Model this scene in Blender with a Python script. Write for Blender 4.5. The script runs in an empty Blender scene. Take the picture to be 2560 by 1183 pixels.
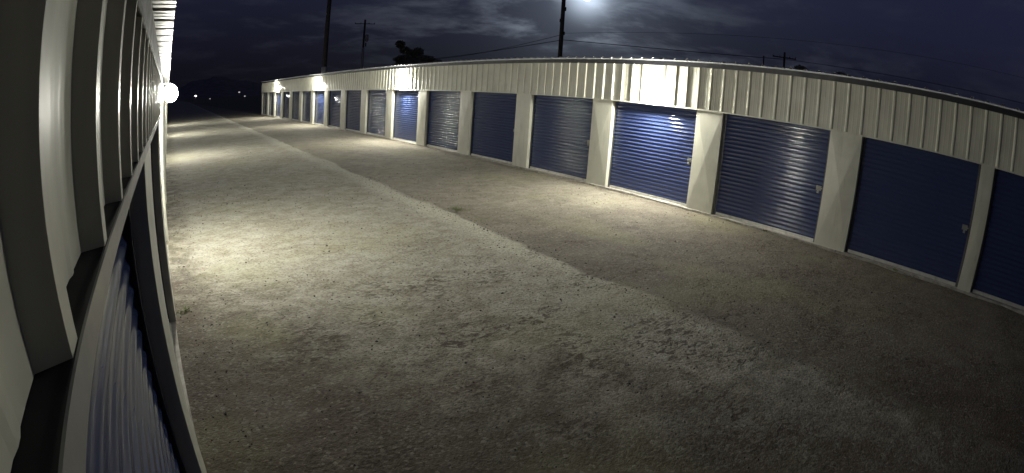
import bpy, bmesh, math, random
from mathutils import Vector, Matrix, noise
random.seed(7)
S = bpy.context.scene
C = S.collection
Z0 = 2.12                       # camera height above the gravel at the left wall

# ---------------------------------------------------------------- camera
F = Vector((0.60891, 0.74952, -0.25973)); 
yaw, pit, rol = 0.6822, -0.2627, 0.0706
F = Vector((math.sin(yaw)*math.cos(pit), math.cos(yaw)*math.cos(pit), math.sin(pit)))
R = Vector((math.cos(yaw), -math.sin(yaw), 0)); U = R.cross(F)
R2 = R*math.cos(rol) + U*math.sin(rol); U2 = -R*math.sin(rol) + U*math.cos(rol)
cd = bpy.data.cameras.new('camera'); cam = bpy.data.objects.new('camera', cd); C.objects.link(cam)
cam.matrix_world = Matrix(((R2.x, U2.x, -F.x, 0), (R2.y, U2.y, -F.y, 0), (R2.z, U2.z, -F.z, Z0), (0, 0, 0, 1)))
S.camera = cam
S.render.engine = 'CYCLES'
cd.type = 'PANO'
cd.sensor_width = 36.0; cd.sensor_fit = 'HORIZONTAL'
cd.clip_start = 0.01; cd.clip_end = 9000
cd.panorama_type = 'FISHEYE_LENS_POLYNOMIAL'
cd.fisheye_fov = math.radians(170)
K = [0.05451874108201267, 2.6847451914654318e-05, 2.404949630400968e-06, 1.5090532842600967e-07]
cd.fisheye_polynomial_k0 = 0.0
cd.fisheye_polynomial_k1 = -K[0]; cd.fisheye_polynomial_k2 = -K[1]
cd.fisheye_polynomial_k3 = -K[2]; cd.fisheye_polynomial_k4 = -K[3]

# ---------------------------------------------------------------- exposure
S.view_settings.view_transform = 'Standard'; S.view_settings.look = 'None'
S.view_settings.exposure = 0; S.view_settings.gamma = 1
S.cycles.use_denoising = True
S.cycles.max_bounces = 6
S.cycles.sample_clamp_indirect = 4

MOON = Vector((math.sin(math.radians(45.43))*math.cos(math.radians(12.3)),
               math.cos(math.radians(45.43))*math.cos(math.radians(12.3)), math.sin(math.radians(12.3)))).normalized()

# ---------------------------------------------------------------- node helpers
class NT:
    def __init__(s, tree): s.t = tree; s.n = tree.nodes; s.l = tree.links
    def new(s, typ, **kw):
        n = s.n.new(typ)
        for k, v in kw.items(): setattr(n, k, v)
        return n
    def val(s, sock, v):
        if hasattr(v, 'is_output') or isinstance(v, bpy.types.NodeSocket): s.l.new(v, sock)
        else: sock.default_value = v
    def math(s, op, a, b=0.0, c=None, clamp=False):
        n = s.new('ShaderNodeMath', operation=op, use_clamp=clamp)
        s.val(n.inputs[0], a); s.val(n.inputs[1], b)
        if c is not None: s.val(n.inputs[2], c)
        return n.outputs[0]
    def mix(s, f, a, b, mode='MIX'):
        n = s.new('ShaderNodeMix', data_type='RGBA', blend_type=mode)
        s.val(n.inputs[0], f)
        for i, v in ((6, a), (7, b)):
            if isinstance(v, (tuple, list)) and len(v) == 3: v = (*v, 1)
            s.val(n.inputs[i], v)
        return n.outputs[2]
    def noise(s, vec, scale, detail=4, rough=.55, dist=0):
        n = s.new('ShaderNodeTexNoise')
        s.l.new(vec, n.inputs['Vector'])
        n.inputs['Scale'].default_value = scale; n.inputs['Detail'].default_value = detail
        n.inputs['Roughness'].default_value = rough; n.inputs['Distortion'].default_value = dist
        return n.outputs['Fac']
    def ramp(s, f, a, b, lo=0.0, hi=1.0):
        n = s.new('ShaderNodeMapRange'); n.clamp = True; n.interpolation_type = 'SMOOTHSTEP'
        s.val(n.inputs[0], f); s.val(n.inputs[1], a); s.val(n.inputs[2], b); s.val(n.inputs[3], lo); s.val(n.inputs[4], hi)
        return n.outputs[0]
    def mapping(s, vec, scale=(1, 1, 1), loc=(0, 0, 0), rot=(0, 0, 0)):
        n = s.new('ShaderNodeMapping'); s.l.new(vec, n.inputs[0])
        n.inputs['Scale'].default_value = scale; n.inputs['Location'].default_value = loc; n.inputs['Rotation'].default_value = rot
        return n.outputs[0]

# ---------------------------------------------------------------- night sky (moonlit clouds)
W = bpy.data.worlds.new('World'); S.world = W; W.use_nodes = True
t = NT(W.node_tree); t.n.clear()
tc = t.new('ShaderNodeTexCoord').outputs['Generated']
dot = t.new('ShaderNodeVectorMath', operation='DOT_PRODUCT'); t.l.new(tc, dot.inputs[0]); dot.inputs[1].default_value = MOON
dt = t.math('MAXIMUM', dot.outputs['Value'], 0.0)
g_wide = t.math('POWER', dt, 14.0)
g_mid = t.math('POWER', dt, 110.0)
g_in = t.math('POWER', dt, 1500.0)
sep = t.new('ShaderNodeSeparateXYZ'); t.l.new(tc, sep.inputs[0])
zz = t.math('ADD', t.math('MAXIMUM', sep.outputs['Z'], 0.0), 0.10)
px = t.math('DIVIDE', sep.outputs['X'], zz); py = t.math('DIVIDE', sep.outputs['Y'], zz)
cmb = t.new('ShaderNodeCombineXYZ'); t.l.new(px, cmb.inputs[0]); t.l.new(py, cmb.inputs[1])
n1 = t.noise(cmb.outputs[0], .85, 9, .64, .35)
n2 = t.noise(t.mapping(cmb.outputs[0], loc=(3.7, 9.1, 0)), 2.0, 7, .6, .3)
n3 = t.noise(t.mapping(cmb.outputs[0], loc=(13.7, 2.1, 0)), 0.45, 4, .5, 0)
cl = t.ramp(t.math('ADD', t.math('MULTIPLY', n1, .65), t.math('MULTIPLY', n2, .35)), .47, .64)
cover = t.ramp(n3, .35, .62)
cloud = t.math('MULTIPLY', cl, t.math('ADD', t.math('MULTIPLY', cover, .6), .4))
base = t.mix(t.ramp(sep.outputs['Z'], 0.0, 0.3), (.0050, .0048, .0080), (.0125, .0148, .035))
base = t.mix(t.math('MULTIPLY', cloud, t.ramp(sep.outputs['Z'], .0, .14, .05, .45)), base, (.026, .028, .043))
gl = t.math('MULTIPLY_ADD', g_mid, .15, t.math('MULTIPLY', g_wide, .034))
lit = t.math('MULTIPLY', gl, t.math('MULTIPLY_ADD', cloud, 1.9, .48))
lit = t.math('ADD', lit, t.math('MULTIPLY', g_in, .9))
glow = t.mix(1.0, (.76, .90, 1.08), lit, 'MULTIPLY')
col = t.mix(1.0, base, glow, 'ADD')
bg = t.new('ShaderNodeBackground'); t.l.new(col, bg.inputs[0]); bg.inputs[1].default_value = 1.0
out = t.new('ShaderNodeOutputWorld'); t.l.new(bg.outputs[0], out.inputs[0])

# moonlight
sd = bpy.data.lights.new('moonlight', 'SUN'); sd.energy = 0.012; sd.angle = math.radians(.6); sd.color = (.8, .9, 1)
so = bpy.data.objects.new('moonlight', sd); C.objects.link(so)
so.rotation_euler = MOON.to_track_quat('Z', 'Y').to_euler()

# ---------------------------------------------------------------- materials
def mat(name, col, rough=.5, metal=0.0, bump=None, var=0.0, vscale=3, dirt=None, spec=.5, coat=0):
    m = bpy.data.materials.new(name); m.use_nodes = True
    t = NT(m.node_tree); b = t.n['Principled BSDF']
    tcn = t.new('ShaderNodeTexCoord').outputs['Object']
    geo = t.new('ShaderNodeNewGeometry').outputs['Position']
    c = (*col, 1)
    b.inputs['Base Color'].default_value = c
    if var:
        nz = t.noise(geo, vscale, 5, .6)
        cc = t.mix(t.ramp(nz, .3, .7), tuple(x*(1-var) for x in col), tuple(min(1, x*(1+var*.6)) for x in col))
        if dirt:
            nd = t.noise(t.mapping(geo, scale=(6, 6, .7)), 1.5, 6, .65)
            cc = t.mix(t.ramp(nd, .5, .75, 0, dirt), cc, (.09, .08, .06))
        t.l.new(cc, b.inputs['Base Color'])
        rr = t.ramp(t.noise(geo, vscale*2.3, 4, .6), .3, .7, rough*.8, min(1, rough*1.25))
        t.l.new(rr, b.inputs['Roughness'])
    else:
        b.inputs['Roughness'].default_value = rough
    b.inputs['Metallic'].default_value = metal
    b.inputs['Specular IOR Level'].default_value = spec
    if bump:
        bs, st, sc = bump
        bn = t.new('ShaderNodeBump'); bn.inputs['Strength'].default_value = st; bn.inputs['Distance'].default_value = .01
        t.l.new(t.noise(t.mapping(geo, scale=sc), bs, 4, .5), bn.inputs['Height']); t.l.new(bn.outputs[0], b.inputs['Normal'])
    return m
def emis(name, col, st):
    m = bpy.data.materials.new(name); m.use_nodes = True
    b = m.node_tree.nodes['Principled BSDF']; b.inputs['Base Color'].default_value = (*col, 1)
    b.inputs['Emission Color'].default_value = (*col, 1); b.inputs['Emission Strength'].default_value = st
    return m
M = {}
M['cream'] = mat('cream_painted_steel', (.545, .535, .44), .42, var=.10, vscale=2, dirt=.18, bump=(3.0, .10, (1, 1, 1)))
M['pillar'] = mat('cream_flat_steel', (.53, .522, .435), .45, var=.08, vscale=2.5, dirt=.22, bump=(2.0, .08, (1, 1, 1)))
M['blue'] = mat('blue_door_paint', (.024, .036, .092), .13, bump=(1.0, .16, (1, .6, 4)), spec=.6)
M['trim'] = mat('dull_grey_trim', (.24, .24, .225), .35, var=.1)
M['bronze'] = mat('dark_eave_trim', (.022, .022, .028), .5, var=.15)
M['galv'] = mat('galvanised_steel', (.24, .245, .24), .5, .6, var=.12, vscale=9)
M['roof'] = mat('galvalume_roof', (.78, .79, .78), .4, .0, var=.06)
M['ledge'] = mat('dark_ledge', (.015, .014, .016), .9)
M['bar'] = mat('aluminium_bottom_bar', (.62, .61, .55), .4, .3, var=.12, vscale=7, dirt=.4)
M['guide'] = mat('dark_door_guide', (.10, .10, .11), .5, .5, var=.2)
M['black'] = mat('black_rubber', (.02, .02, .02), .7)
M['housing'] = mat('lamp_housing_bronze', (.10, .095, .085), .4, .3)
M['lens'] = emis('lamp_lens_glow', (1, .985, .87), 1650)
M['lens_left'] = emis('left_lamp_lens_glow', (1, .985, .87), 1050)  # left lamps, set weaker to keep their ground pools down
M['wood'] = mat('weathered_pole_wood', (.05, .042, .036), .85, var=.3, vscale=5, bump=(20, .5, (1, 1, .1)))
M['steelpole'] = mat('grey_pole_steel', (.30, .30, .31), .6, .2, var=.15)
M['wire'] = mat('black_cable', (.02, .02, .022), .6)
M['leaf'] = mat('dark_foliage', (.17, .17, .13), .7, var=.35, vscale=1.2)
M['weed'] = mat('dry_weed', (.14, .15, .06), .8, var=.4, vscale=30)
M['trunk'] = mat('bark', (.06, .05, .04), .9, var=.3)
M['concrete'] = mat('concrete', (.34, .32, .28), .85, var=.3, vscale=6, dirt=.3, bump=(40, .3, (1, 1, 1)))
M['hill'] = mat('far_hill_scrub', (.16, .15, .14), .95, var=.3, vscale=.05)
M['moon'] = emis('moon_surface', (.95, 1, 1), 14)
M['farlamp'] = emis('distant_lamp_glow', (1, .97, .95), 5)
M['farlampdim'] = emis('distant_dim_lamp_glow', (1, .93, .9), .6)

nt = NT(M['blue'].node_tree); pb = nt.n['Principled BSDF']
oi = nt.new('ShaderNodeObjectInfo').outputs['Random']; gp_ = nt.new('ShaderNodeNewGeometry').outputs['Position']
fade = nt.noise(nt.mapping(gp_, scale=(1, 1.2, .6)), 1.1, 4, .6)
fac = nt.math('ADD', nt.math('MULTIPLY', oi, .5), nt.math('MULTIPLY', fade, .5))
cc_ = nt.mix(fac, (.024, .037, .105), (.036, .052, .122))
zz_ = nt.new('ShaderNodeSeparateXYZ'); nt.l.new(gp_, zz_.inputs[0])
dust = nt.math('MULTIPLY', nt.ramp(zz_.outputs[2], .75, .15), nt.ramp(nt.noise(nt.mapping(gp_, scale=(2, 2, 1)), 2.2, 5, .65), .35, .7))
cc_ = nt.mix(nt.math('MULTIPLY', dust, .07), cc_, (.13, .115, .09))
nt.l.new(cc_, pb.inputs['Base Color'])
nt.l.new(nt.math('MULTIPLY_ADD', dust, .08, nt.math('MULTIPLY_ADD', oi, .05, .11)), pb.inputs['Roughness'])
def gravel_mat():
    m = bpy.data.materials.new('gravel'); m.use_nodes = True
    t = NT(m.node_tree); b = t.n['Principled BSDF']
    g = t.new('ShaderNodeNewGeometry').outputs['Position']
    sp = t.new('ShaderNodeSeparateXYZ'); t.l.new(g, sp.inputs[0])
    flat = t.new('ShaderNodeCombineXYZ'); t.l.new(sp.outputs[0], flat.inputs[0]); t.l.new(sp.outputs[1], flat.inputs[1])
    f = flat.outputs[0]
    warp = t.noise(f, .8, 4, .6)
    # worn wheel lane (pale packed fines) on the left of the ridge, loose brown gravel on the right
    xr = t.math('SUBTRACT', sp.outputs[0], t.math('MULTIPLY_ADD', sp.outputs[1], .022, 4.42))
    xr = t.math('ADD', xr, t.math('MULTIPLY_ADD', warp, .5, -.25))
    left = t.ramp(xr, .12, -.12)
    fines = t.math('MULTIPLY', t.ramp(xr, -.5, -.1), t.ramp(xr, .15, .0))
    mot = t.noise(t.mapping(f, scale=(1, 1.5, 1), rot=(0, 0, .5)), 3.2, 7, .68, .6)
    mot2 = t.noise(f, .9, 4, .6)
    mot3 = t.noise(f, 14, 5, .7)
    lightc = (.38, .365, .305); darkc = (.235, .215, .165)
    k = t.math('ADD', t.math('MULTIPLY', mot, .55), t.math('ADD', t.math('MULTIPLY', mot2, .25), t.math('MULTIPLY', mot3, .20)))
    cL = t.mix(t.ramp(k, .38, .60), darkc, lightc)
    cR = t.mix(t.ramp(k, .36, .64), (.155, .138, .108), (.265, .245, .195))
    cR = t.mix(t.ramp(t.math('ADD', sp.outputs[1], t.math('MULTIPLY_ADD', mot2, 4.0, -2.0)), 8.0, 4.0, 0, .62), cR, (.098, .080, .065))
    c = t.mix(left, cR, cL)
    c = t.mix(t.math('MULTIPLY', fines, t.ramp(t.math('ADD', sp.outputs[1], t.math('MULTIPLY_ADD', mot2, 3.0, -1.5)), .8, 5.5, .12, .8)), c, (.47, .455, .37))
    # lamplight falling off towards the near end, painted as darker leafy dirt
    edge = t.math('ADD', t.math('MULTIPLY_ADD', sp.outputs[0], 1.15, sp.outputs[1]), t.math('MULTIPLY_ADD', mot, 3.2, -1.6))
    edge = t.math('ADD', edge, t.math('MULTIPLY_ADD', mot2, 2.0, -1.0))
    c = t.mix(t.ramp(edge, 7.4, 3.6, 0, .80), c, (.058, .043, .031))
    lv = t.noise(t.mapping(f, scale=(1, 2.2, 1), rot=(0, 0, .9)), 7.5, 3, .55, 1.4)
    lv2 = t.noise(t.mapping(f, loc=(8, 1, 0)), 1.3, 3, .5)
    deb = t.math('MULTIPLY', t.ramp(lv, .50, .60), t.ramp(lv2, .42, .62))
    deb = t.math('MULTIPLY', deb, t.math('MULTIPLY', t.ramp(sp.outputs[1], 7.5, 3.5), .9))
    c = t.mix(deb, c, (.055, .042, .032))
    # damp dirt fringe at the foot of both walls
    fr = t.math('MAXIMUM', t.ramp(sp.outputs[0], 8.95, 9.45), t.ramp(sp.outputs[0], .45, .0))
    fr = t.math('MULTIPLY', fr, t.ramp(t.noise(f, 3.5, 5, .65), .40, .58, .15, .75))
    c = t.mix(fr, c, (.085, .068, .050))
    # fine grit and leaf litter
    gr = t.noise(t.mapping(f, scale=(1, 1.7, 1), rot=(0, 0, .7)), 26, 5, .72, .5)
    nearf = t.ramp(sp.outputs[1], 11, 3.5, .25, 1.0)
    c = t.mix(t.math('MULTIPLY', t.ramp(gr, .50, .36), t.math('MULTIPLY', nearf, .75)), c, (.040, .032, .024))
    c = t.mix(t.math('MULTIPLY', t.ramp(gr, .56, .68), t.math('MULTIPLY', nearf, .55)), c, (.33, .30, .235))
    # mossy tint patches
    gp = t.ramp(t.noise(t.mapping(f, loc=(4, 7, 0)), .55, 3, .5), .52, .66, 0, .22)
    c = t.mix(gp, c, (.25, .25, .12))
    vo = t.new('ShaderNodeTexVoronoi'); t.l.new(f, vo.inputs['Vector']); vo.inputs['Scale'].default_value = 42
    peb = vo.outputs['Color']; sv = t.new('ShaderNodeSeparateColor'); t.l.new(peb, sv.inputs[0])
    c = t.mix(t.math('MULTIPLY', t.ramp(sv.outputs[0], .55, 1.0), .35), c, (.08, .065, .05))
    c = t.mix(t.math('MULTIPLY', t.ramp(sv.outputs[1], .9, 1.0), .25), c, (.45, .43, .37))
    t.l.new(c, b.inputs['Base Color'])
    b.inputs['Roughness'].default_value = .92; b.inputs['Specular IOR Level'].default_value = .2
    h = t.math('ADD', t.math('MULTIPLY', vo.outputs['Distance'], -.7), t.math('MULTIPLY', mot3, 1.2))
    h = t.math('ADD', h, t.math('MULTIPLY', mot, 1.8))
    h = t.math('ADD', h, t.math('MULTIPLY', gr, t.ramp(sp.outputs[1], 9, 3, .2, 2.6)))
    bn = t.new('ShaderNodeBump'); bn.inputs['Strength'].default_value = .40; bn.inputs['Distance'].default_value = .012
    t.l.new(h, bn.inputs['Height']); t.l.new(bn.outputs[0], b.inputs['Normal'])
    return m
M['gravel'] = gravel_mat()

# ---------------------------------------------------------------- object helpers
class MB:
    def __init__(s): s.v = []; s.f = []; s.sm = []
    def add(s, vs, fs, smooth=False):
        k = len(s.v); s.v += [tuple(v) for v in vs]; s.f += [tuple(i + k for i in f) for f in fs]; s.sm += [smooth]*len(fs)
        return s
    def box(s, x0, x1, y0, y1, z0, z1):
        vs = [(x, y, z) for x in (x0, x1) for y in (y0, y1) for z in (z0, z1)]
        return s.add(vs, [(0, 1, 3, 2), (4, 6, 7, 5), (0, 4, 5, 1), (2, 3, 7, 6), (0, 2, 6, 4), (1, 5, 7, 3)])
    def tube(s, pts, r, n=8, smooth=True, cap=True):
        pts = [Vector(p) for p in pts]; rs = r if isinstance(r, (list, tuple)) else [r]*len(pts)
        vs = []
        for i, p in enumerate(pts):
            d = (pts[min(i+1, len(pts)-1)] - pts[max(i-1, 0)]).normalized()
            a = d.orthogonal().normalized() if abs(d.z) < .9 else Vector((1, 0, 0)); a = (a - d*a.dot(d)).normalized(); b_ = d.cross(a)
            for j in range(n):
                w = 2*math.pi*j/n; vs.append(p + (a*math.cos(w) + b_*math.sin(w))*rs[i])
        fs = [(i*n+j, i*n+(j+1) % n, (i+1)*n+(j+1) % n, (i+1)*n+j) for i in range(len(pts)-1) for j in range(n)]
        s.add(vs, fs, smooth)
        if cap:
            k = len(s.v) - len(vs)
            s.f += [tuple(k+j for j in range(n))[::-1], tuple(k+(len(pts)-1)*n+j for j in range(n))]; s.sm += [False, False]
        return s
    def sheet(s, prof, ext, fn):
        """prof: list of (u, depth); ext: (v0, v1); fn(u, depth, v) -> xyz"""
        n = len(prof); vs = [fn(u, d, v) for v in ext for u, d in prof]
        return s.add(vs, [(j*n+i, j*n+i+1, (j+1)*n+i+1, (j+1)*n+i) for j in range(len(ext)-1) for i in range(n-1)])
    def build(s, name, m, parent=None, bevel=0):
        me = bpy.data.meshes.new(name); off = parent_world(parent) if parent else Vector()
        me.from_pydata([tuple(Vector(v) - off) for v in s.v], [], s.f); me.update()
        for p, q in zip(me.polygons, s.sm): p.use_smooth = q
        bm = bmesh.new(); bm.from_mesh(me); bmesh.ops.recalc_face_normals(bm, faces=bm.faces); bm.to_mesh(me); bm.free()
        me.materials.append(m)
        o = bpy.data.objects.new(name, me); C.objects.link(o)
        if parent: o.parent = parent
        if bevel:
            bv = o.modifiers.new('bevel', 'BEVEL'); bv.width = bevel; bv.segments = 2; bv.limit_method = 'ANGLE'
        return o
def parent_world(o):
    v = Vector()
    while o: v += o.location; o = o.parent
    return v
def tag(o, label=None, cat=None, group=None, kind=None):
    if label: o['label'] = label
    if cat: o['category'] = cat
    if group: o['group'] = group
    if kind: o['kind'] = kind
    return o
def thing(name, loc, label, cat, group=None):
    o = bpy.data.objects.new(name, None); o.empty_display_size = .2; o.location = loc; C.objects.link(o)
    return tag(o, label, cat, group)
def copy_tree(o, parent=None):
    kids = [c for c in bpy.data.objects if c.parent == o]
    c = o.copy(); C.objects.link(c); c.parent = parent
    for k in kids: copy_tree(k, c)
    return c

# ---------------------------------------------------------------- ground
def fbm(x, y, s, seed=0): return noise.fractal(Vector((x*s + seed, y*s - seed*.7, seed)), .6, 2.0, 4)
XL, XR = -.10, 9.555
def ridge_x(y): return 4.47 + .022*y
def gz(x, y):
    rx = ridge_x(min(max(y, -10), 60)) + .07*math.sin(y*.9) + .06*math.sin(y*2.3+1) + .12*noise.noise(Vector((y*.35, 3, 1)))
    if x <= 0: z = 0
    elif x < rx: z = .09*(x/rx)
    else: z = .09 + .083*min(1, (x-rx)/(9.5-rx))
    a = x - rx
    if -3 < y < 60:
        z += (.045*math.exp(-((a+.05)/.16)**2)) * (.7 + .5*noise.noise(Vector((x, y*.8, 5))))
        if a > 0: z -= .012*math.exp(-((a-.35)/.25)**2)
    return z
def ground_mesh():
    def rng(a, b, st): 
        n = max(1, int(round((b-a)/st))); return [a + (b-a)*i/n for i in range(n)]
    xs = [-2500, -600, -150, -40, -12, -5, -1] + rng(-.4, 9.7, .055) + [9.7, 10.5, 14, 20, 40, 120, 500, 2500]
    ys = [-2500, -500, -100, -25, -8] + rng(-4, 1, .12) + rng(1, 9, .05) + rng(9, 20, .10) + rng(20, 56, .3) + [56, 62, 75, 100, 180, 500, 2500]
    mb = MB(); nx = len(xs)
    vs = []
    for y in ys:
        for x in xs:
            z = gz(x, y)
            if -3 < y < 56 and -.4 < x < 9.7:
                z += .016*fbm(x, y, .9, 1) + .004*fbm(x, y, 3.0, 2)*(1.0 if y < 22 else .4) + (.0022*fbm(x, y, 9, 3) if y < 14 else 0)
                e = min(abs(x-XL), abs(XR-x))
                z += .015*math.exp(-(e/.10)**2)*(.3+noise.noise(Vector((x, y*3, 9)))) - (.030*math.exp(-((XR-x)/.35)**2))
            vs.append((x, y, z))
    fs = [(j*nx+i, j*nx+i+1, (j+1)*nx+i+1, (j+1)*nx+i) for j in range(len(ys)-1) for i in range(nx-1)]
    mb.add(vs, fs, True)
    return mb
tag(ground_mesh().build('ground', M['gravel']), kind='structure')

# hill on the horizon
mb = MB(); vs = []; n = 90
for i in range(n+1):
    az = math.radians(-8 + 42*i/n); d = 1500
    el = 1.5*math.exp(-((math.degrees(az)-4.6)/4.5)**2) + .9*math.exp(-((math.degrees(az)-11)/9)**2) + .10*math.sin(i*.9) + .06*math.sin(i*2.3)
    h = Z0 + d*math.tan(math.radians(max(el, .3)))
    for dd, hh in ((d-350, -2), (d-120, h*.6), (d, h), (d+300, -2)):
        vs.append((dd*math.sin(az), dd*math.cos(az), hh))
mb.add(vs, [(i*4+j, i*4+j+1, (i+1)*4+j+1, (i+1)*4+j) for i in range(n) for j in range(3)], True)
tag(mb.build('hill', M['hill']), kind='structure')

# loose stones, one uncountable mass
mb = MB()
ico = [(0, 0, 1), (.9, 0, .1), (0, .9, .1), (-.9, 0, .1), (0, -.9, .1), (0, 0, -1)]
icf = [(0, 1, 2), (0, 2, 3), (0, 3, 4), (0, 4, 1), (5, 2, 1), (5, 3, 2), (5, 4, 3), (5, 1, 4)]
for i in range(6000):
    y = random.uniform(.6, 12) if i % 3 else random.uniform(.6, 26)
    x = random.uniform(-.08, 9.5)
    if random.random() < .12: x = random.choice((random.uniform(-.08, .35), random.uniform(9.1, 9.52)))
    if random.random() < .10: x = ridge_x(y) + random.gauss(0, .18)
    s = random.uniform(.005, .013)*(1.6 if random.random() < .06 else 1)
    a = random.uniform(0, 6.28); ca, sa = math.cos(a), math.sin(a)
    sx, sy, sz = s*random.uniform(.7, 1.4), s*random.uniform(.6, 1.1), s*random.uniform(.4, .8)
    z = gz(x, y) + s*.35 + .012*fbm(x, y, .9, 1)
    mb.add([(x + (vx*ca*sx - vy*sa*sy)*random.uniform(.8, 1.2), y + (vx*sa*sx + vy*ca*sy)*random.uniform(.8, 1.2), z + vz*sz) for vx, vy, vz in ico], icf)
M['stone'] = mat('stones', (.115, .10, .08), .9, var=.7, vscale=60)
tag(mb.build('loose_stones', M['stone']), 'scattered loose stones on the gravel lane between the buildings', 'stones', kind='stuff')

# ---------------------------------------------------------------- storage buildings
P = 3.048; FT = .3048
def rib_prof(y0, y1, first, base=.075, top=.028, depth=.032, minor=True):
    """trapezoid panel ribs every foot; returns (y, proud) pairs"""
    pr = [(y0, 0)]; k = math.ceil((y0 + .05 - first)/FT)
    while first + k*FT + base < y1:
        r = first + k*FT
        pr += [(r, 0), (r + (base-top)/2, depth), (r + (base+top)/2, depth), (r + base, 0)]
        if minor:
            for q in (.10, .19):
                c = r + base/2 + q - .02
                if c + .03 < y1 - .02 and c + .05 < first + (k+1)*FT: pr += [(c, 0), (c+.012, .0022), (c+.022, .0022), (c+.034, 0)]
        k += 1
    pr += [(y1, 0)]
    return pr
def door_prof(z0, z1, pitch=.082, depth=.015):
    n = int((z1-z0)/pitch); pitch = (z1-z0)/n; pr = []
    for i in range(n*12+1):
        u = (i % 12)/12; w = .5-.5*math.cos(2*math.pi*u)
        pr.append((z0 + i*pitch/12, depth*w**1.6))
    return pr

def make_door(par, sgn, xd, ya, yb, zg, zt, latch_near=True):
    """sgn +1: faces -x (right building); sgn -1: faces +x (left building)"""
    mb = MB(); yo = ya
    mb.sheet(door_prof(zg+.055, zt), (ya+.035, yb-.035), lambda u, d, v: (xd - sgn*d, v, u)); mb.sm = [True]*len(mb.sm)
    o = mb.build('roll_up_door', M['blue'], par)
    b = MB(); b.box(*sorted((xd+sgn*.01, xd-sgn*.028)), ya+.055, yb-.055, zg+.012, zg+.068)
    b.box(*sorted((xd-sgn*.029, xd-sgn*.045)), ya+.055, yb-.055, zg+.012, zg+.020)
    b.build('bottom_bar', M['bar'], o, .003)
    for a, c in ((ya+.002, ya+.05), (yb-.05, yb-.002)):
        g = MB(); g.box(*sorted((xd-sgn*.032, xd-sgn*.036)), a, c, zg, zt-.02)
        g.box(*sorted((xd+sgn*.02, xd-sgn*.032)), *((a, a+.004) if a < (ya+yb)/2 else (c-.004, c)), zg, zt-.02)
        g.build('door_guide', M['guide'], o)
    yl = ya + .13; zl = zg + 1.03
    l = MB(); l.box(*sorted((xd-sgn*.018, xd-sgn*.024)), yl-.055, yl+.055, zl-.045, zl+.045)
    l.box(*sorted((xd-sgn*.024, xd-sgn*.036)), yl-.075, yl+.05, zl-.012, zl+.012)
    l.tube([(xd-sgn*.030, yl+.01, zl-.01), (xd-sgn*.045, yl+.01, zl-.012)], .012, 8)
    l.build('latch', M['galv'], o, .002)
    k = MB(); k.box(*sorted((xd-sgn*.037, xd-sgn*.058)), yl-.022, yl+.022, zl-.095, zl-.045)
    k.tube([(xd-sgn*.047, yl-.014, zl-.05), (xd-sgn*.047, yl-.014, zl-.022), (xd-sgn*.047, yl-.007, zl-.012), (xd-sgn*.047, yl+.007, zl-.012), (xd-sgn*.047, yl+.014, zl-.022), (xd-sgn*.047, yl+.014, zl-.05)], .004, 6)
    k.build('padlock', M['galv'], o, .002)
    return o

def crossbreak(par, sgn, xf, ya, yb, zg, zt, depth, raise_=.022, yc=None, back=.3):
    """flat steel pillar wrap with an X crease and returned jambs"""
    mb = MB(); cy, cz = (ya+yb)/2, zg + (zt-zg)*.53
    X = lambda d: xf - sgn*d
    mb.add([(X(0), ya, zg), (X(0), yb, zg), (X(0), yb, zt), (X(0), ya, zt), (X(raise_), cy, cz)],
           [(0, 1, 4), (1, 2, 4), (2, 3, 4), (3, 0, 4)])
    for y in (ya, yb):
        mb.add([(X(0), y, zg), (X(-depth-.03), y, zg), (X(-depth-.03), y, zt), (X(0), y, zt)], [(0, 1, 2, 3)])
    mb.add([(X(0), ya, zt), (X(0), yb, zt), (X(-depth-.03), yb, zt), (X(-depth-.03), ya, zt)], [(0, 1, 2, 3)])
    return mb.build('pillar', M['pillar'], par)

# ---- right-hand building
ZG = .173; ZF = Z0 + .190; ZE = Z0 + 1.102; WX = XR
Y0 = -.837; PW = .648; YEND = Y0 + 17*P + .40; YBEG = -8.0; DEPTH = 6.2
rb = thing('storage_building', (WX, 20, ZG), 'long cream self storage building with blue roll up doors across the gravel lane', 'storage building')
mb = MB(); mb.sheet(rib_prof(YBEG, YEND, Y0+P+PW-.04), (ZF, ZE), lambda u, d, v: (WX - .006 - d, u, v))
mb.build('fascia', M['cream'], rb)
mb = MB(); mb.box(WX-.005, WX+.16, YBEG, YEND, ZF+.002, ZF+.03)                      # header soffit
mb.build('door_header', M['cream'], rb)
mb = MB(); mb.box(WX-.042, WX-.040, YBEG, YEND, ZF-.006, ZF+.020); mb.box(WX-.040, WX-.004, YBEG, YEND, ZF-.006, ZF-.003)
mb.build('fascia_trim', M['cream'], rb)
mb = MB(); mb.box(WX-.075, WX-.062, YBEG-.05, YEND+.05, ZE-.012, ZE+.105); mb.box(WX-.062, WX-.003, YBEG-.05, YEND+.05, ZE+.001, ZE+.012)
mb.build('eave_trim', M['bronze'], rb)
sl = .04
mb = MB()
def roof_fn(u, d, v): return (WX - .095 + v, u, ZE + .112 + d + v*sl)
pr = rib_prof(YBEG-.06, YEND+.06, Y0+P+PW-.04, base=.085, top=.032, depth=.036, minor=False)
mb.sheet(pr, (0, DEPTH+.2), roof_fn)
mb.sheet([(a, b+.0025) for a, b in pr], (0, DEPTH+.2), roof_fn)
n_ = len(pr); mb.add([roof_fn(u, d, 0) for u, d in pr] + [roof_fn(u, d+.0025, 0) for u, d in pr], [(i, i+1, n_+i+1, n_+i) for i in range(n_-1)])
mb.box(WX-.099, WX-.096, YBEG-.06, YEND+.06, ZE+.088, ZE+.1145)
mb.build('roof', M['roof'], rb)
mb = MB(); zt2 = ZE+.10+DEPTH*sl
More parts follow.
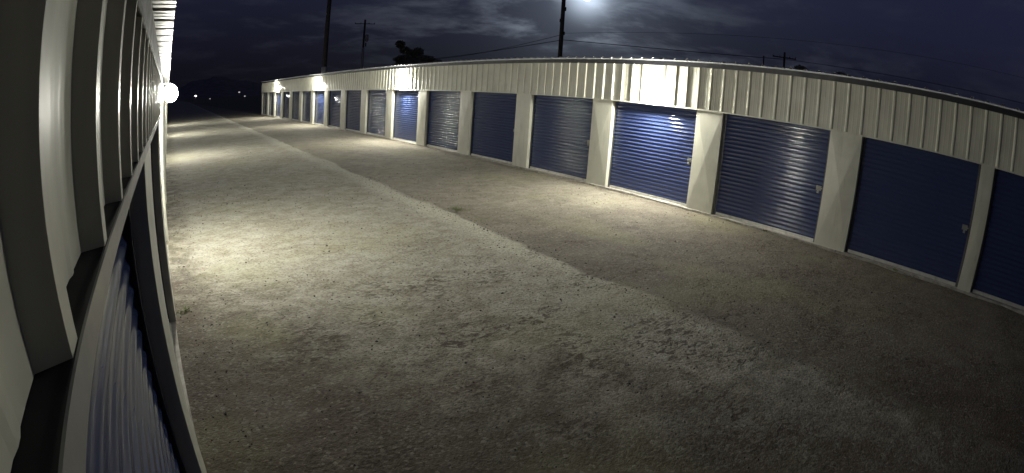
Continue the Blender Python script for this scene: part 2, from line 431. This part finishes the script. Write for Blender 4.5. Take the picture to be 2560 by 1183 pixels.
mb.add([(WX+.02, YEND, ZG-.1), (WX+DEPTH, YEND, ZG-.1), (WX+DEPTH, YEND, zt2), (WX+.02, YEND, ZE+.1)], [(0, 1, 2, 3)])
mb.add([(WX+.02, YBEG, ZG-.1), (WX+DEPTH, YBEG, ZG-.1), (WX+DEPTH, YBEG, zt2), (WX+.02, YBEG, ZE+.1)], [(0, 1, 2, 3)])
mb.add([(WX+DEPTH, YBEG, ZG-.1), (WX+DEPTH, YEND, ZG-.1), (WX+DEPTH, YEND, zt2), (WX+DEPTH, YBEG, zt2)], [(0, 1, 2, 3)])
mb.build('end_wall', M['cream'], rb)
mb = MB(); mb.box(WX-.035, WX+.35, YBEG, YEND, -.3, ZG+.012); mb.build('floor_slab', M['concrete'], rb)
mb = MB(); mb.box(WX+.20, WX+.24, YBEG, YEND, ZG, ZF); mb.build('inner_wall', M['guide'], rb)
DR = .135
d0 = make_door(rb, 1, WX+DR, Y0+P+PW, Y0+2*P, ZG, ZF+.01)
kids0 = [c for c in bpy.data.objects if c.parent == d0]
for k in [-2, -1, 0] + list(range(2, 17)):
    c = d0.copy(); C.objects.link(c); c.location = (0, (k-1)*P, 0)
    if k == -1: c.location.y = -.837-.45-2*P-PW+.837+.45+ (-.455 - (Y0+2*P)) + .0 - (-.837-.45-2*P-PW+.837+.45)
    if k == -2: c.location.y = -.455 - (Y0+2*P) - P
    for q in kids0:
        if q.name.startswith('padlock') and k in (-1, 4, 7, 9, 12): continue
        e = q.copy(); C.objects.link(e); e.parent = c
pA = crossbreak(rb, 1, WX, Y0+P, Y0+P+PW, ZG, ZF, DR)
for k in range(2, 17):
    c = pA.copy(); C.objects.link(c); c.location = (0, (k-1)*P, 0)
crossbreak(rb, 1, WX, -.455, Y0+PW, ZG, ZF, DR, .006)
crossbreak(rb, 1, WX, Y0+17*P, YEND, ZG, ZF, DR, .006)
c = pA.copy(); C.objects.link(c); c.location = (0, -.455 - P + .25 - (Y0+P+PW) , 0)

# ---- left-hand building (the camera hangs on its wall)
LF = -.095; LT = Z0-.171; LB = Z0-.205; LP = Z0+.245; LE = Z0+.36; LEND = 51.4; LBEG = -5.0
lb = thing('storage_building', (LF, 20, 0), 'cream ribbed wall with blue roll up doors seen almost edge on at left', 'storage building')
mb = MB(); mb.sheet(rib_prof(LBEG, LEND, .345, base=.070, top=.034, depth=.032, minor=True), (LT, LP+.1), lambda u, d, v: (LF - .035 + d, u, v))
mb.build('fascia', M['cream'], lb)
mb = MB(); mb.box(LF-.001, LF+.002, LBEG, LEND, LB, LT)
mb.box(LF-.14, LF-.0015, LBEG, LEND, LB+.001, LB+.004)
mb.build('fascia_trim', M['trim'], lb)
mb = MB(); mb.box(LF-.05, LF-.0015, LBEG, LEND, LT-.02, LT-.001); mb.build('ledge_strip', M['ledge'], lb)  # near-black strip on the ledge below the ribbed panel
mb = MB(); mb.box(LF-.025, LF+.004, LBEG, LEND, LP, LE-.004)
mb.build('eave_trim', M['bronze'], lb)
mb = MB()
LD = 6.2
def lroof(u, d, v): return (.006 - v, u, LE + d + v*sl)
pr = rib_prof(LBEG, LEND+.06, .30, base=.085, top=.032, depth=.036, minor=True)
mb.sheet(pr, (0, LD+.2), lroof); mb.sheet([(a, b+.002) for a, b in pr], (0, LD+.2), lroof)
n_ = len(pr); mb.add([lroof(u, d, 0) for u, d in pr] + [lroof(u, d+.002, 0) for u, d in pr], [(i, i+1, n_+i+1, n_+i) for i in range(n_-1)])
mb.build('roof', M['roof'], lb)
mb = MB(); zt2 = LE + LD*sl
for y in (LBEG, LEND): mb.add([(LF-.03, y, -.1), (LF-LD, y, -.1), (LF-LD, y, zt2), (LF-.03, y, LE)], [(0, 1, 2, 3)])
mb.add([(LF-LD, LBEG, -.1), (LF-LD, LEND, -.1), (LF-LD, LEND, zt2), (LF-LD, LBEG, zt2)], [(0, 1, 2, 3)])
mb.build('end_wall', M['cream'], lb)
mb = MB(); mb.box(LF-.35, LF-.01, LBEG, LEND, -.3, .012); mb.build('floor_slab', M['concrete'], lb)
mb = MB(); mb.box(LF-.22, LF-.18, LBEG, LEND, 0, LB+.1); mb.build('inner_wall', M['guide'], lb)
DL = .105; YA = 1.93; PWL = .72
d1 = make_door(lb, -1, LF-DL, YA-P+PWL, YA, 0, LB+.02)
pB = crossbreak(lb, -1, LF, YA, YA+PWL, 0, LB+.001, DL, .004)
kids1 = [c for c in bpy.data.objects if c.parent == d1]
for k in [-1] + list(range(1, 17)):
    c = d1.copy(); C.objects.link(c); c.location = (0, k*P, 0)
    for q in kids1:
        e = q.copy(); C.objects.link(e); e.parent = c
for k in [-1] + list(range(1, 16)):
    c = pB.copy(); C.objects.link(c); c.location = (0, k*P, 0)
crossbreak(lb, -1, LF, YA+16*P, LEND, 0, LB+.001, DL, .004)

# ---------------------------------------------------------------- wall lamps
LPOW = 330
def wall_lamp(xw, y, z, sgn, label, grp):
    """sgn +1: mounted on the right wall and facing -x"""
    r = thing('wall_lamp', (xw, y, z), label, 'wall lamp', grp)
    X = lambda d: xw - sgn*d
    b = MB(); b.box(*sorted((X(0), X(.025))), y-.09, y+.09, z-.03, z+.11); b.build('back_plate', M['housing'], r, .004)
    l = MB(); vs = []; n, m = 20, 10
    for a in range(m+1):
        th = math.pi*a/m
        for q in range(n):
            ph = 2*math.pi*q/n
            vs.append((X(.125 + .10*math.sin(th)*math.cos(ph)), y + .13*math.sin(th)*math.sin(ph), z + .015 + .115*math.cos(th)))
    l.add(vs, [(a*n+q, a*n+(q+1) % n, (a+1)*n+(q+1) % n, (a+1)*n+q) for a in range(m) for q in range(n)], True)
    l.build('lens', M['lens'] if sgn > 0 else M['lens_left'], r)
    hd = MB(); hd.box(*sorted((X(.02), X(.135))), y-.11, y+.11, z+.136, z+.142); hd.build('hood', M['housing'], r, .002)
    g = MB(); g.tube([(X(.065), y + .125*math.cos(w*math.pi/12), z + .015 + .11*math.sin(w*math.pi/12)) for w in range(25)], .012, 6, cap=False)
    g.build('lens_ring', M['housing'], r)
    ld = bpy.data.lights.new('lamp_light', 'SPOT'); ld.energy = LPOW if sgn > 0 else LPOW*.30; ld.color = (1.0, .975, .84); ld.shadow_soft_size = .05
    ld.spot_size = math.radians(128); ld.spot_blend = 1.0
    o = bpy.data.objects.new('lamp_light', ld); C.objects.link(o); o.parent = r
    o.location = (-sgn*.16, 0, -.12); o.rotation_euler = (0, sgn*math.radians(22 if sgn > 0 else 42), 0)
    return r
ord_ = ['nearest', 'second nearest', 'third nearest', 'farthest']
for i, (y, z) in enumerate(((6.95, .45), (19.3, .45), (31.35, .46), (43.6, .50))):
    wall_lamp(WX-.038, y, Z0+z, 1, f'{ord_[i]} glowing lamp on the cream fascia of the right hand building', 'lit wall lamps over the storage doors')
for i, y in enumerate((7.1, 19.4, 31.6, 43.8)):
    wall_lamp(LF, y, Z0+.06, -1, f'{ord_[i]} glowing lamp on the left building wall beneath the bright eave', 'lit wall lamps over the storage doors')

# ---------------------------------------------------------------- moon
def dirp(az, el, d):
    a, e = math.radians(az), math.radians(el); return Vector((d*math.sin(a), d*math.cos(a), Z0 + d*math.tan(e)))
bm = bmesh.new(); bmesh.ops.create_uvsphere(bm, u_segments=32, v_segments=16, radius=4000*math.tan(math.radians(.62)))
me = bpy.data.meshes.new('moon'); bm.to_mesh(me); bm.free(); me.materials.append(M['moon'])
mo = bpy.data.objects.new('moon', me); C.objects.link(mo); mo.location = MOON*4000
tag(mo, 'bright full moon at the top edge of the cloudy night sky', 'moon')

# ---------------------------------------------------------------- poles and wires
def pole(az, d, r0, r1, top, label, m='wood', cross=None, extras=None, base_z=0):
    p = dirp(az, 0, d); x, y = p.x, p.y
    t_ = thing('utility_pole', (x, y, 0), label, 'utility pole', 'poles behind the right building')
    MB().tube([(x, y, -.2), (x, y, top*.5), (x, y, top)], [r0, (r0+r1)/2, r1], 12).build('shaft', M[m], t_)
    ax = Vector((math.cos(math.radians(az)), -math.sin(math.radians(az)), 0))
    if cross:
        for cz, L in cross:
            b = MB(); q = Vector((x, y, cz)); fw = Vector((math.sin(math.radians(az)), math.cos(math.radians(az)), 0))*-(r1+.06)
            b.tube([q+fw-ax*L/2, q+fw+ax*L/2], .07, 4, False); b.build('crossarm', M['wood'], t_)
            for s in (-.47, -.2, .2, .47):
                w = q + fw + ax*L*s
                MB().tube([w + Vector((0, 0, .05)), w+Vector((0, 0, .13)), w+Vector((0, 0, .22))], [.05, .07, .03], 8).build('insulator', M['steelpole'], t_)
    for e in (extras or []):
        kind, dz, side, rr, hh = e
        w = Vector((x, y, dz)) + ax*side
        MB().tube([w, w+Vector((0, 0, hh*.08)), w+Vector((0, 0, hh*.92)), w+Vector((0, 0, hh))], [rr*.8, rr, rr, rr*.7], 12).build(kind, M['wood' if kind in ('cable_clamp', 'insulator_bracket') else 'steelpole'], t_)
    return t_, Vector((x, y, 0)), ax
pole(17.35, 55, .27, .22, 15, 'thick dark pole rising out of frame behind the far half of the roof', extras=[('collar', Z0+55*math.tan(math.radians(2.1)), 0, .34, .8)])
tB = Z0 + 80*math.tan(math.radians(8.15)); cB = Z0+80*math.tan(math.radians(7.68))
_, pBv, axB = pole(21.46, 80, .19, .15, tB, 'thin distant pole with a crossarm and transformer left of the tree', cross=[(cB, 3.1)],
     extras=[('transformer', Z0+80*math.tan(math.radians(5.75)), .45, .26, 1.1), ('insulator_bracket', Z0+80*math.tan(math.radians(5.2)), .35, .1, .6), ('pole_guard', 0, 0, .21, Z0+80*math.tan(math.radians(5.2)))])
_, pC, axC = pole(42.9, 45, .22, .17, 14.5, 'tall dark pole with cable fittings beside the moon', extras=[('cable_clamp', Z0+45*math.tan(math.radians(10.3)), .12, .16, .35),
     ('cable_clamp', Z0+45*math.tan(math.radians(7.6)), .12, .17, .3), ('cable_clamp', Z0+45*math.tan(math.radians(9.0)), -.1, .15, .3)])
tD = Z0+50*math.tan(math.radians(8.5))
_, pD, axD = pole(67.5, 50, .13, .10, tD, 'short dark pole with a crossarm just above the near part of the roof', cross=[(Z0+50*math.tan(math.radians(7.9)), 2.3)])
pole(65.2, 47, .07, .06, Z0+47*math.tan(math.radians(7.8)), 'slim bare post left of the crossarm pole above the roof')
_, pE, _ = pole(107, 56, .14, .11, 12.5, 'pole beyond the right end of the cable line past the roof edge', cross=[(Z0+56*math.tan(math.radians(8.0)), 2.2)])
_, pF, _ = pole(26.0, 90, .14, .11, Z0+90*math.tan(math.radians(4.2)), 'far thin pole among the tree branches')
def wire(a, b, sag, label, r=.022):
    pts = []
    for i in range(25):
        u = i/24; q = Vector(a).lerp(Vector(b), u); q.z -= sag*4*u*(1-u); pts.append(q)
    o = MB().tube(pts, r, 5).build('overhead_cable', M['wire']); tag(o, label, 'cable', 'overhead cables')
def at(p, z): return (p.x, p.y, z)
T = lambda d, e: Z0 + d*math.tan(math.radians(e))
wire(at(pC, T(45, 7.05)), at(pD, T(50, 7.75)), .35, 'lower cable sagging from the tall pole to the crossarm pole', .03)
wire(at(pD, T(50, 7.75)), at(pE, T(56, 8.05)), .3, 'cable running right from the crossarm pole above the near roof', .024)
wire(at(pC, T(45, 7.75)), at(pE, T(56, 10.2)), .2, 'upper thin cable rising right from the tall pole under the moon', .011)
wire(at(pC, T(45, 7.0)), at(pF, T(90, 3.75)), .5, 'lower cable sloping left from the tall pole to the tree', .03)
wire(at(pC, T(45, 7.6)), at(pF, T(90, 3.95)), 1.0, 'upper cable sloping left from the tall pole to the tree', .022)

# ---------------------------------------------------------------- tree and bushes behind the roof
def crown(mb, c, rx, rz, n, leaf, rnd):
    for i in range(n):
        u = rnd.uniform(0, 6.283); w = rnd.uniform(-1, 1); rr = rnd.random()**.42
        d = Vector((math.cos(u)*math.sqrt(1-w*w)*rx, math.sin(u)*math.sqrt(1-w*w)*rx, w*rz))*rr
        p = Vector(c) + d; s = leaf*rnd.uniform(.5, 1.3)
        a = Vector((rnd.gauss(0, 1), rnd.gauss(0, 1), rnd.gauss(0, 1))).normalized()*s; b = a.orthogonal().normalized()*s*.55
        mb.add([p-a, p-b, p+a, p+b], [(0, 1, 2, 3)])
def tree(lobes, base, label, d, group, leaf=.28, name='tree'):
    rnd = random.Random(int(base[0]*100)); t_ = thing(name, (base[0], base[1], 0), label, 'tree', group)
    tr = MB(); top = max(l[0].z for l in lobes)
    tr.tube([(base[0], base[1], -.2), (base[0]+.2, base[1], top*.35), (base[0]+.1, base[1], top*.6)], [.32, .24, .15], 10)
    for c, rx, rz, n in lobes:
        j = Vector((base[0]+.15, base[1], top*random.uniform(.3, .5)))
        tr.tube([j, j.lerp(c, .5)+Vector((0, 0, .3)), c], [.13, .08, .03], 6)
    tr.build('trunk', M['trunk'], t_)
    mb = MB()
    for c, rx, rz, n in lobes: crown(mb, c, rx, rz, n, leaf, rnd)
    mb.build('crown', M['leaf'], t_)
D_ = 75
L = lambda az, el, rx, rz, n: (dirp(az, el, D_), rx, rz, n)
b = dirp(26.9, 0, D_)
tree([L(25.5, 5.55, .62, .5, 420), L(26.0, 4.9, .7, .5, 360), L(26.7, 4.6, .8, .5, 420), L(27.5, 4.75, .75, .6, 520), L(26.2, 3.9, 1.7, .6, 900), L(28.2, 4.0, 1.5, .5, 700), L(29.4, 3.7, 1.0, .35, 320), L(27.2, 3.3, 3.0, .8, 1500)],
     (b.x, b.y), 'dark uneven tree crown over the roof between the thin pole and the tall pole', D_, 'trees behind the roof')
for az, el, rx, lab in ((69.4, 6.9, .8, 'small dark treetop poking over the roof just right of the crossarm pole'), (74.0, 6.9, .9, 'rightmost small dark treetop poking over the roof edge')):
    D_ = 46; b = dirp(az, 0, D_); tree([L(az, el, rx*.8, .35, 300), L(az+.4, el-.8, rx*1.1, .6, 400), L(az-.3, el-1.8, rx*1.2, .7, 400)], (b.x, b.y), lab, D_, 'trees behind the roof', .2)

# ---------------------------------------------------------------- distant lamps beyond the lane
for az, el, d, r, m, lab in ((3.10, .17, 240, .45, 'farlamp', 'brightest distant lamp beyond the far end of the lane'),
                              (4.73, -.22, 230, .22, 'farlampdim', 'faint distant lamp just right of the brightest one'),
                              (8.0, .34, 300, .50, 'farlampdim', 'upper distant lamp near the end of the right building'),
                              (8.64, -.10, 300, .42, 'farlampdim', 'lower distant lamp nearest the end of the right building')):
    q = dirp(az, el, d); t_ = thing('distant_lamp', (q.x, q.y, 0), lab, 'lamp post', 'distant lamps')
    MB().tube([(q.x, q.y, -.2), (q.x, q.y, q.z)], .08, 6).build('post', M['steelpole'], t_)
    MB().tube([q+Vector((0, 0, -r*.6)), q+Vector((0, 0, -r*.35)), q+Vector((0, 0, r*.35)), q+Vector((0, 0, r*.6))], [r*.5, r, r, r*.5], 10).build('lamp_head', M[m], t_)

# ---------------------------------------------------------------- weeds
def weed(x, y, s, n, label, flat=False):
    rnd = random.Random(int(x*1000+y*77)); mb = MB(); z = gz(x, y)
    for i in range(n):
        a = rnd.uniform(0, 6.28); l = s*rnd.uniform(.4, 1); q = Vector((x+rnd.gauss(0, s*.35), y+rnd.gauss(0, s*.35), z-.005))
        out = Vector((math.cos(a), math.sin(a), .35 if flat else 1.0)).normalized()*l; sd = Vector((-math.sin(a), math.cos(a), 0))*s*.06
        mb.add([q-sd, q+sd, q+out*.6+sd*.8, q+out+Vector((0, 0, -l*.2)), q+out*.6-sd*.8], [(0, 1, 2, 3, 4)])
    tag(mb.build('weed', M['weed'], None), label, 'weed', 'weeds in the gravel')
weed(4.97, 7.71, .20, 90, 'low dark weed patch on the ridge in mid lane', True)
for x, y, s_, n, lab in ((9.44, 3.9, .09, 40, 'weed tuft by the sill of the door right of the brightly lit door'),
                         (9.42, 4.75, .07, 30, 'small weed at the left end of the sill right of the brightly lit door'),
                         (9.45, 1.1, .08, 34, 'weed tuft by the sill of the rightmost full door'),
                         (9.40, 8.55, .07, 30, 'weed at the foot of the pillar left of the brightly lit door'),
                         (9.43, 11.4, .08, 34, 'weed at the foot of the second pillar left of the brightly lit door')):
    weed(x, y, s_, n, lab)
weed(.02, 5.2, .10, 40, 'small weed at the foot of the near left pillar')
